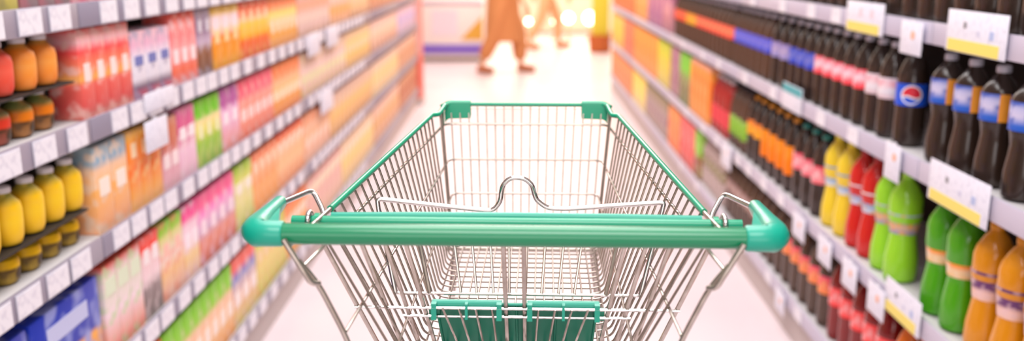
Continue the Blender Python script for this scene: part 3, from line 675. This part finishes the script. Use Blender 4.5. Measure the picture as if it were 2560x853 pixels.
def person(label, loc, rz, skin, shirt, trousers, shoe, hair, stride=.5, wide=1.0, long_coat=False):
    """walking towards local +X, feet on the floor; the root is the body itself"""
    s = stride/2
    J = [(0, 0, .92), (0, 0, 1.12), (0, 0, 1.32), (0, 0, 1.43), (.02, 0, 1.52), (.03, 0, 1.62), (.03, 0, 1.71)]
    E_ = [(i, i+1) for i in range(6)]; Rd = [(.15, .11), (.13, .1), (.16, .1), (.06, .06), (.055, .055), (.08, .095), (.06, .07)]
    def chain(start, pts, rs):
        p = start
        for q, r in zip(pts, rs):
            J.append(q); Rd.append(r); E_.append((p, len(J)-1)); p = len(J)-1
        return p
    chain(0, [(.03, .09, .86), (s*.75, .1, .48), (s*.85, .1, .1), (s*.85+.06, .1, .05), (s*.85+.16, .1, .035)], [.085, .055, .038, .035, .03])
    chain(0, [(-.03, -.09, .86), (-s*.35, -.1, .5), (-s*1.0, -.1, .14), (-s*1.0+.03, -.1, .07), (-s*1.0+.13, -.1, .04)], [.085, .055, .038, .035, .03])
    for sg, sw in ((1, -.14), (-1, .16)):
        w = chain(2, [(0, sg*.17, 1.36), (sw*.5, sg*.23, 1.1), (sw*1.3+.05, sg*.22, .88), (sw*1.4+.06, sg*.22, .81)], [.055, .04, .03, .032])
        bx, by, bz = J[w]
        for k, ln in enumerate((.07, .08, .075, .06)):
            chain(w, [(bx+.012-.012*k+.01, by, bz-.035), (bx+.02-.014*k, by, bz-.035-ln*.6), (bx+.035-.014*k, by-sg*.008, bz-.035-ln)], [.01, .009, .008])
        chain(w, [(bx+.035, by-sg*.01, bz-.02), (bx+.05, by-sg*.015, bz-.055)], [.011, .009])
    # nose and ears grow out of the head
    chain(5, [(.115, 0, 1.615)], [.014]); chain(5, [(.03, .088, 1.62)], [.016]); chain(5, [(.03, -.088, 1.62)], [.016])
    body = skin_body('person', J, E_, Rd, skin)
    body.location = loc; body.rotation_euler = (0, 0, rz); tag(body, label, 'person')
    ow = wide
    TJ = [(0, 0, 1.0), (.0, 0, .9), (.03, .09, .84), (s*.75, .1, .48), (s*.82, .1, .13), (-.03, -.09, .84), (-s*.35, -.1, .5), (-s*.97, -.1, .17)]
    skin_body('trousers', TJ, [(0, 1), (1, 2), (2, 3), (3, 4), (1, 5), (5, 6), (6, 7)], [(.165, .125), (.17, .13), .105*ow, .075*ow, .06*ow, .105*ow, .075*ow, .06*ow], trousers, body)
    SJ = [(0, 0, .95), (0, 0, 1.12), (0, 0, 1.33), (.01, 0, 1.41), (0, .17, 1.365), (-.06, .235, 1.14), (0, -.17, 1.365), (.07, -.235, 1.14)]
    skin_body('shirt', SJ, [(0, 1), (1, 2), (2, 3), (2, 4), (4, 5), (2, 6), (6, 7)], [(.17, .13), (.15, .12), (.175, .115), .075, .07, .058, .07, .058], shirt, body)
    if long_coat:
        MB().lathe([(.16, .40), (.205, .40), (.2, .6), (.185, .85), (.17, 1.0), (.14, 1.06)], 24, sx=1.08, sy=.85).build('coat_skirt', trousers, body, label='knee length brown coat skirt')
    for p0, p1 in (((s*.85-.05, .1, .055), (s*.85+.18, .1, .04)), ((-s-.06, -.1, .07), (-s+.15, -.1, .045))):
        MB().tube([p0, ((p0[0]+p1[0])/2, p0[1], .055), p1], [.045, .05, .038], 10).build('shoe', shoe, body)
    MB().lathe([(.03, 1.53), (.095, 1.58), (.106, 1.64), (.1, 1.7), (.07, 1.755), (.02, 1.775)], 16, sx=.95, sy=.95, cx=-.005).build('hair', hair, body)
    for sg in (1, -1):
        MB().lathe([(.004, 1.634), (.009, 1.638), (.009, 1.643), (.004, 1.647)], 10, cx=.1, cy=sg*.032).build('eye', mat('eye dark', (60, 40, 30), .3), body)
    MB().box(.1, .112, -.025, .025, 1.568, 1.576, .003).build('mouth', mat('lips', (190, 100, 90), .5), body)
    return body
skin_m = mat('skin', (226, 170, 130), .5)
person('person in white top and knee-length brown coat walking across the end of the aisle', (-.16, 11.3, .0), 0, skin_m,
       mat('shirt white', (240, 226, 220), .8), mat('trousers brown', (208, 138, 84), .8), mat('shoe brown', (170, 92, 46), .5), mat('hair brown', (90, 60, 40), .6), .52, 1.5, True)
person('person in pale top and tan trousers walking far behind, near the globe lamps', (.47, 14.4, .0), PI*.1, skin_m,
       mat('shirt cream', (246, 226, 205), .8), mat('trousers tan', (226, 176, 130), .8), mat('shoe tan', (205, 140, 90), .5), mat('hair dark', (80, 56, 40), .6), .6, 1.1)

# ------------------------------------------------------------------ the shopping cart
steel = noisy('zinc_steel', (206, 198, 188), (186, 176, 166), 60, rough=.24, metal=.85)
wire_m = noisy('zinc_wire', (168, 154, 144), (150, 138, 128), 60, rough=.3, metal=.85)
chrome = mat('chrome', (214, 212, 210), .1, metal=1.0)
green = mat('green_plastic', (6, 130, 86), .24, coat=.2)
teal = mat('teal_plastic', (3, 160, 134), .32, coat=.1)
rim_green = mat('rim_green', (12, 158, 118), .25, coat=.2)
dgreen = noisy('flap_green', (8, 128, 100), (4, 118, 92), 14, rough=.4)
cart = thing('shopping_cart', 'wire shopping cart with green handle standing in the middle of the aisle', 'cart', (0, .963, 0), math.radians(-1.72))
def Z(D): return H-D
def part(name, parent=None): 
    return parent or cart
Rw = .0022
# side plane of the basket: half width as a function of the drop below the eye and of v
def rim_u(v): return .206-.115*v if v > 0 else .206-.172*v
def side_u(v, D):
    top = rim_u(v); Dt = .273-.047*max(v, 0); f = (D-Dt)/(.46-Dt)
    return top+(.1145-top)*f
# ---- basket: rim rod is the parent of the wires and green sleeves
def rail(sg): return [(sg*.224, -.105, 1.138), (sg*.206, 0, 1.147), (sg*.150, .487, 1.170), (sg*.1405, .494, 1.1695), (sg*.1375, .565, 1.174)]
FV, FZ = .571, 1.174
bk = MB()
rimpath = rail(-1)[:-1]+[(-.139, .552, FZ-.001), (-.132, FV, FZ)]+[(.132, FV, FZ), (.139, .552, FZ-.001)]+rail(1)[:-1][::-1]
basket = MB().tube(rimpath, .0027, 10, .008).build('basket', steel, cart, label='zinc plated rim rod and wires of the basket')
for sg in (-1, 1):
    r_ = rail(sg)
    p0 = Vector(r_[1]); p1 = Vector(r_[2]); a = p0.lerp(p1, .008)
    MB().tube([a, a.lerp(p1, .012), r_[2], r_[3], (sg*.1365, .556, 1.1745), (sg*.1385, .566, 1.174), (sg*.143, .561, 1.1725)], [.0042, .0040, .0040, .0038, .0038, .0037, .0034], 12, .006).build('rim_sleeve', rim_green, basket, label='green plastic sleeve on the rim')
MB().tube([(-.105, FV, FZ+.0005), (.105, FV, FZ+.0005)], .0035, 10).build('rim_sleeve', rim_green, basket, label='green plastic sleeve on the front rim')
MB().tube([(-.128, FV-.001, FZ-.0055), (.128, FV-.001, FZ-.0055)], .0016, 8).build('front_rod', steel, basket)
# front corner guards
for sg in (-1, 1):
    g = MB()
    yb = FV-.0045
    out = [(sg*.094, yb, FZ+.003), (sg*.128, yb, FZ+.003), (sg*.137, yb-.001, FZ-.002), (sg*.1385, yb-.001, FZ-.012), (sg*.1375, yb-.002, FZ-.031), (sg*.1345, yb-.002, FZ-.026), (sg*.13, yb-.002, FZ-.0235), (sg*.094, yb-.002, FZ-.0225)]
    g.prism(out, (0, 1, 0), .0022)
    out2 = [(x, FV+.0055, z) for x, y, z in out[:4]]+[(sg*.138, FV+.0045, FZ-.02), (sg*.094, FV+.0045, FZ-.02)]
    g.prism(out2, (0, 1, 0), .0022)
    g.tube([(sg*.094, FV, FZ+.002), (sg*.128, FV, FZ+.002), (sg*.137, FV-.004, FZ-.0005)], [.0058, .0058, .005], 12, .005)
    g.tube([(sg*.1375, yb, FZ-.001), (sg*.1405, .552, FZ-.004), (sg*.1395, .553, FZ-.033)], [.0032, .0028, .002], 8)
    g.build('corner_guard', rim_green, basket, label='green corner guard on the front rim')
# U wires: down one side, across the floor, up the other
FD = .46
nU = 24
VU = [-.038+(.532+.038)*k/(nU-1) for k in range(nU)]
for v in VU:
    zt = 1.147+.047*max(v, 0)-.001; zf = Z(FD)
    ut = rim_u(v); ub = .1145
    if v > .49: ut = .1395
    vb = v*.87-.005
    MB().tube([(-ut, v, zt), (-ub-.002, vb, zf+.004), (-ub+.012, vb, zf), (ub-.012, vb, zf), (ub+.002, vb, zf+.004), (ut, v, zt)], .0015, 6, .010, 3).build('basket_wire', wire_m, basket)
# L wires: up the front and back along the floor
nL = 18
fb = (.487, FD)         # foot of the front panel (v, drop)
for k in range(nL):
    f = k/(nL-1)*2-1
    MB().tube([(f*.128, FV-.001, FZ-.0015), (f*.111, fb[0], Z(fb[1])+.0015), (f*.111, -.03, Z(FD)+.0025)], .0013, 6, .012, 3).build('basket_wire', wire_m, basket)
# horizontal wires round the sides and front
for (vf, Df, hf_), (Dr, ur), r in (((.556, .277, .1372), (.303, .21), .0021), ((.534, .3335, .1287), (.372, .17), .0019), ((.513, .387, .1215), (.43, .133), .0017)):
    MB().tube([(-ur, -.103, Z(Dr)), (-hf_, vf, Z(Df)), (hf_, vf, Z(Df)), (ur, -.103, Z(Dr))], r, 8, .016, 5).build('basket_hoop', steel, basket)

# ---- handle
hz_, hv = 1.1535, -.11
handle = MB().tube([(-.240, hv, hz_), (.240, hv, hz_)], .0107, 24).build('handle', green, cart, label='green plastic push handle')
for sg in (-1, 1):
    c = MB()
    c.tube([(sg*.2255, hv, hz_), (sg*.2275, hv, hz_), (sg*.248, hv, hz_), (sg*.2505, hv+.001, hz_), (sg*.2565, hv+.009, hz_), (sg*.258, hv+.02, hz_+.0005), (sg*.258, hv+.05, hz_+.002), (sg*.2575, hv+.1, hz_+.0045), (sg*.257, hv+.104, hz_+.0045)],
           [.0118, .0129, .0131, .0143, .0143, .0132, .0105, .0075, .0064], 20)
    c.prism([(sg*.232, hv+.004, hz_+.002), (sg*.262, hv+.02, hz_+.002), (sg*.256, hv+.098, hz_+.002)], (0, 0, 1), .009)
    cp = c.build('handle_cap', teal, handle, label='teal plastic elbow cap at the end of the handle')
    MB().tube([(sg*.2572, hv+.09, hz_+.0045), (sg*.2320, .034, 1.161), (sg*.2150, .012, 1.140), (sg*.214, -.002, 1.128)], .0031, 10, .010, 4).build('handle_bracket', chrome, handle, label='bent chrome rod from the handle cap down to the rim')

# ---- rear gate
def gate(t, half):        # t = 0 at the hinge, 1 at drop .46
    return (half, -.033+.09*t, Z(.3+.16*t))
hinge = MB().tube([(-.2095, -.033, 1.1195), (.2095, -.033, 1.1195)], .0021, 8).build('rear_gate', steel, cart, label='hanging wire gate at the rear of the basket')
for top, bot in ((.207, .170), (.165, .1405), (.1397, .1187), (.1173, .0995)):
    for sg in (-1, 1):
        a, b = gate(-.015, sg*top), gate(.915, sg*bot); c = gate(1.35, sg*(bot-(top-bot)*.47))
        MB().tube([(a[0], a[1]+.003, a[2]), (a[0], a[1]-.003, a[2]+.002), b, c], .0027 if top in (.207, .165) else .0025, 8, .003, 2).build('gate_wire', steel, hinge)
for u0, u1, r in ((-.0125, -.0115, .0027), (.0095, .0095, .0026)):
    MB().tube([gate(-.03, u0), gate(.0, u0), gate(.915, u1), gate(1.35, u1)], r, 8).build('gate_wire', steel, hinge)
for t_, half, r in ((.58, .186, .0017), (.66, .131, .0016), (1.25, .14, .0018)):
    a, b = gate(t_, -half), gate(t_, half)
    MB().tube([(a[0], a[1]-.004, a[2]), (b[0], b[1]-.004, b[2])], r, 8).build('gate_rod', chrome, hinge)
for ut, ub in ((.083, .0705), (.0645, .0555), (.0455, .0395), (.0265, .0235)):
    for sg in (-1, 1):
        off = 0.0 
        a, b, c = gate(.575, sg*ut), gate(.9, sg*ub), gate(1.25, sg*ub*.93)
        MB().tube([(p[0]-.001, p[1]-.006, p[2]) for p in (a, b, c)], .0014, 6).build('gate_wire', steel, hinge)
# green hinge bar behind the handle with chrome rings
bar = MB().tube([(-.2415, -.022, 1.1405), (.2415, -.022, 1.1405)], .0062, 14).build('hinge_bar', rim_green, cart, label='green plastic sleeve on the hinge bar behind the handle')
MB().tube([(-.200, -.015, 1.1437), (-.1, -.015, 1.1450), (0, -.015, 1.1455), (.1, -.015, 1.1450), (.200, -.015, 1.1437)], .0052, 12).build('flap_ridge', teal, bar)
for sg in (-1, 1):
    ring = [(sg*.2225, -.022+.0095*math.cos(a), 1.1405+.0095*math.sin(a)) for a in [2*PI*k/18 for k in range(18)]]
    MB().tube(ring, .0032, 10, closed=True).build('hinge_ring', chrome, bar, label='chrome ring round the hinge bar')
    MB().tube([(sg*.211, -.022, 1.1405), (sg*.2165, -.022, 1.1405)], .0092, 16).build('collar', rim_green, bar)
# ---- child seat back
def seat(t, u): return (u, .067+.03*t, Z(.395-.107*t))
hump = [seat(0, -.1465), seat(.9, -.169), seat(1.0, -.1705), (-.167, .098, Z(.2865)), (-.112, .0985, Z(.2925)), (-.052, .0985, Z(.2985)), (-.030, .0985, Z(.300)), (-.0215, .099, Z(.288)), (-.0205, .1, Z(.276)),
        (-.0185, .1005, Z(.268)), (-.011, .101, Z(.2605)), (-.002, .101, Z(.259)), (.008, .101, Z(.2605)), (.0165, .1005, Z(.268)), (.0185, .1, Z(.276)), (.0215, .099, Z(.286)), (.034, .0985, Z(.296)), (.056, .0985, Z(.297)), (.112, .0985, Z(.2925)), (.169, .098, Z(.288)), seat(1.0, .1745), seat(.9, .172), seat(0, .1465)]
seat_o = MB().tube(hump, .0029, 12, .012, 4).build('child_seat', chrome, cart, label='chrome child seat frame with a hump in its top rod')
MB().tube([seat(0, -.1475), seat(0, .1475)], .0019, 8).build('seat_rod', chrome, seat_o)
MB().tube([seat(.72, -.165), seat(.72, .165)], .0018, 8).build('seat_rod', chrome, seat_o)
for ut, ub in ((.077, .0677), (.0553, .0488), (.0334, .0287), (.0107, .0096)):
    for sg in (-1, 1):
        MB().tube([seat(.72, sg*ut*1.03), seat(.0, sg*ub)], .0016, 6).build('seat_wire', steel, seat_o)
for sg in (-1, 1):
    MB().tube([seat(.72, sg*.123), seat(0, sg*.1055)], .0027, 8).build('seat_wire', steel, seat_o)
# ---- green seat flap hanging behind the gate
fl = MB()
def flap(u, t, d=0): 
    g = gate(.6+t, u); return (g[0], g[1]+.012+d, g[2])
fo = [flap(-.0935, -.02), flap(.0935, -.02), flap(.0855, .75), flap(-.0855, .75)]
fl.prism(fo, (0, 1, .5), .003)
flap_o = fl.build('seat_flap', dgreen, cart, False, label='dark green plastic flap closing the leg holes of the child seat')
for u in (-.094, -.0465, .0, .0465, .094):
    s_ = u*.915
    MB().tube([flap(u*.995, -.02, -.003), flap(s_, .75, -.003)], .0016, 6).build('flap_rib', dgreen, flap_o)
for t_ in (.12, .42, .7):
    w_ = .0935-.008*t_/.77
    MB().tube([flap(-w_, t_, -.002), flap(w_, t_, -.002)], .0012, 6).build('flap_rib', dgreen, flap_o)
g0 = gate(.595, 0)
for a, b in ((-.0975, -.0165), (.0125, .0955)):
    h_ = MB()
    h_.tube([(a, g0[1]+.003, g0[2]+.0045), (a+.001, g0[1]+.003, g0[2]+.0045), (b-.001, g0[1]+.003, g0[2]+.0045), (b, g0[1]+.003, g0[2]+.0045)], [.0042, .0052, .0052, .0042], 12)
    hg = h_.build('flap_hinge', teal, flap_o, label='bright green hinge tube of the flap')
    for u, w_, dz in ((a+.003, .006, .0125), ((a+b)/2, .0032, .0115), (b-.003, .006, .0125)):
        MB().prism([(u, g0[1]-.0065, g0[2]+.0075), (u, g0[1]+.003, g0[2]+.009), (u, g0[1]+.003, g0[2]-.002), (u, g0[1]-.0045, g0[2]-dz+.002), (u, g0[1]-.0085, g0[2]-dz+.001)], (1, 0, 0), w_).build('clip', teal, hg)
MB().tube([(-.0165, g0[1]+.004, g0[2]+.004), (.0125, g0[1]+.004, g0[2]+.004)], .0017, 8).build('flap_hinge', teal, flap_o)
for sg in (-1, 1):
    MB().box(min(sg*.0885, sg*.1015), max(sg*.0885, sg*.1015), g0[1]+.004, g0[1]+.014, g0[2]-.015, g0[2]-.002, .001).build('ear', dgreen, flap_o)
# ---- chassis and casters
zc = .125
for_l = MB()
chassis = MB().tube([(-.2, -.07, zc), (-.16, .48, zc), (.16, .48, zc), (.2, -.07, zc)], .011, 12, .04, 5).build('chassis', steel, cart, label='steel chassis under the basket')
MB().tube([(-.197, -.03, zc), (.197, -.03, zc)], .009, 10).build('cross_bar', steel, chassis)
for sg in (-1, 1):
    MB().tube([(sg*.210, -.118, Z(.292)), (sg*.193, -.112, Z(.318)), (sg*.1675, -.108, Z(.378)), (sg*.14, -.09, Z(.5)), (sg*.15, -.07, .78), (sg*.195, -.05, .2), (sg*.198, -.05, zc)], .0029, 10, .02, 4).build('upright_leg', steel, chassis)
    MB().tube([(sg*.222, -.124, Z(.268)), (sg*.2025, -.124, Z(.303)), (sg*.198, -.122, Z(.3135)), (sg*.1915, -.114, Z(.3165))], .0029, 10, .008, 4).build('hook_loop', steel, chassis)
    MB().tube([(sg*.200, .007, Z(.305)), (sg*.1725, .022, Z(.370)), (sg*.144, .037, Z(.441)), (sg*.12, .04, Z(.5)), (sg*.15, .03, .75), (sg*.19, .02, zc)], .0027, 8, .01, 3).build('brace', steel, chassis)
    MB().tube([(sg*.112, .47, Z(.462)), (sg*.13, .5, .8), (sg*.155, .47, .3), (sg*.157, .45, zc)], .006, 10, .05, 4).build('front_leg', steel, chassis)
MB().tube([(-.14, -.088, Z(.5)), (.14, -.088, Z(.5))], .004, 8).build('cross_bar', steel, chassis)
MB().tube([(-.13, .46, Z(.468)), (.13, .46, Z(.468))], .004, 8).build('cross_bar', steel, chassis)
rub = mat('caster_rubber', (60, 62, 64), .6)
for u, v in ((-.198, -.05), (.198, -.05), (-.157, .455), (.157, .455)):
    f = MB().prism([(u-.018, v-.012, zc-.01), (u-.018, v+.012, zc-.01), (u-.018, v-.02, .045), (u-.018, v-.035, .045)], (1, 0, 0), .003)
    f.prism([(u+.018, v-.012, zc-.01), (u+.018, v+.012, zc-.01), (u+.018, v-.02, .045), (u+.018, v-.035, .045)], (1, 0, 0), .003)
    f.box(u-.02, u+.02, v-.014, v+.014, zc-.016, zc-.008)
    cs = f.build('caster', steel, cart, False)
    w = MB(); w.tube([(u-.012, v-.025, .05), (u-.009, v-.025, .05), (u+.009, v-.025, .05), (u+.012, v-.025, .05)], [.044, .0495, .0495, .044], 24)
    w.build('wheel', rub, cs, label='grey rubber wheel')

# ------------------------------------------------------------------ lights
def area(name, loc, rot, sx, sy, power, col=(1, 1, 1), spread=PI):
    l = bpy.data.lights.new(name, 'AREA'); l.shape = 'RECTANGLE'; l.size = sx; l.size_y = sy; l.energy = power; l.color = col; l.spread = spread
    o = bpy.data.objects.new(name, l); C.objects.link(o); o.location = loc; o.rotation_euler = rot; return o
for i, y in enumerate((-.6, 1.6, 3.8, 6.0)):
    area('ceiling_lamp', (0, y, 3.05), (0, 0, 0), 1.3, 1.5, 47, (1, .965, .965))
for y in (8.2, 10.6):
    area('ceiling_lamp', (0, y, 3.05), (0, 0, 0), 1.6, 1.5, 62, (1, .9, .82))
for y in (13.0, 15.2, 17.2):
    area('warm_glow_fill', (.3, y, 3.05), (0, 0, 0), 3.5, 1.5, 80, (1, .88, .74))  # unseen overhead lights added to tint the far end warm
area('behind_camera_fill', (0, -2.8, 1.7), (math.radians(90), 0, 0), 3.4, 2.0, 48, (1, .98, 1))  # fill light added behind the camera; the front wall has no window
area('far_warm_fill', (.8, 17.9, 1.6), (math.radians(-90), 0, 0), 3, 1.6, 30, (1, .82, .6))  # added warm light for the far glow; the back wall has no opening
w = bpy.data.worlds.new('world'); bpy.context.scene.world = w; w.use_nodes = True
w.node_tree.nodes['Background'].inputs[0].default_value = (1, .97, .95, 1); w.node_tree.nodes['Background'].inputs[1].default_value = .3

s = bpy.context.scene
s.view_settings.view_transform = 'Standard'; s.view_settings.look = 'None'; s.view_settings.gamma = 1; s.view_settings.exposure = 0
s.view_settings.use_curve_mapping = False
s.cycles.use_denoising = True
s.cycles.max_bounces = 8; s.cycles.diffuse_bounces = 4; s.cycles.glossy_bounces = 4
s.cycles.sample_clamp_indirect = 6
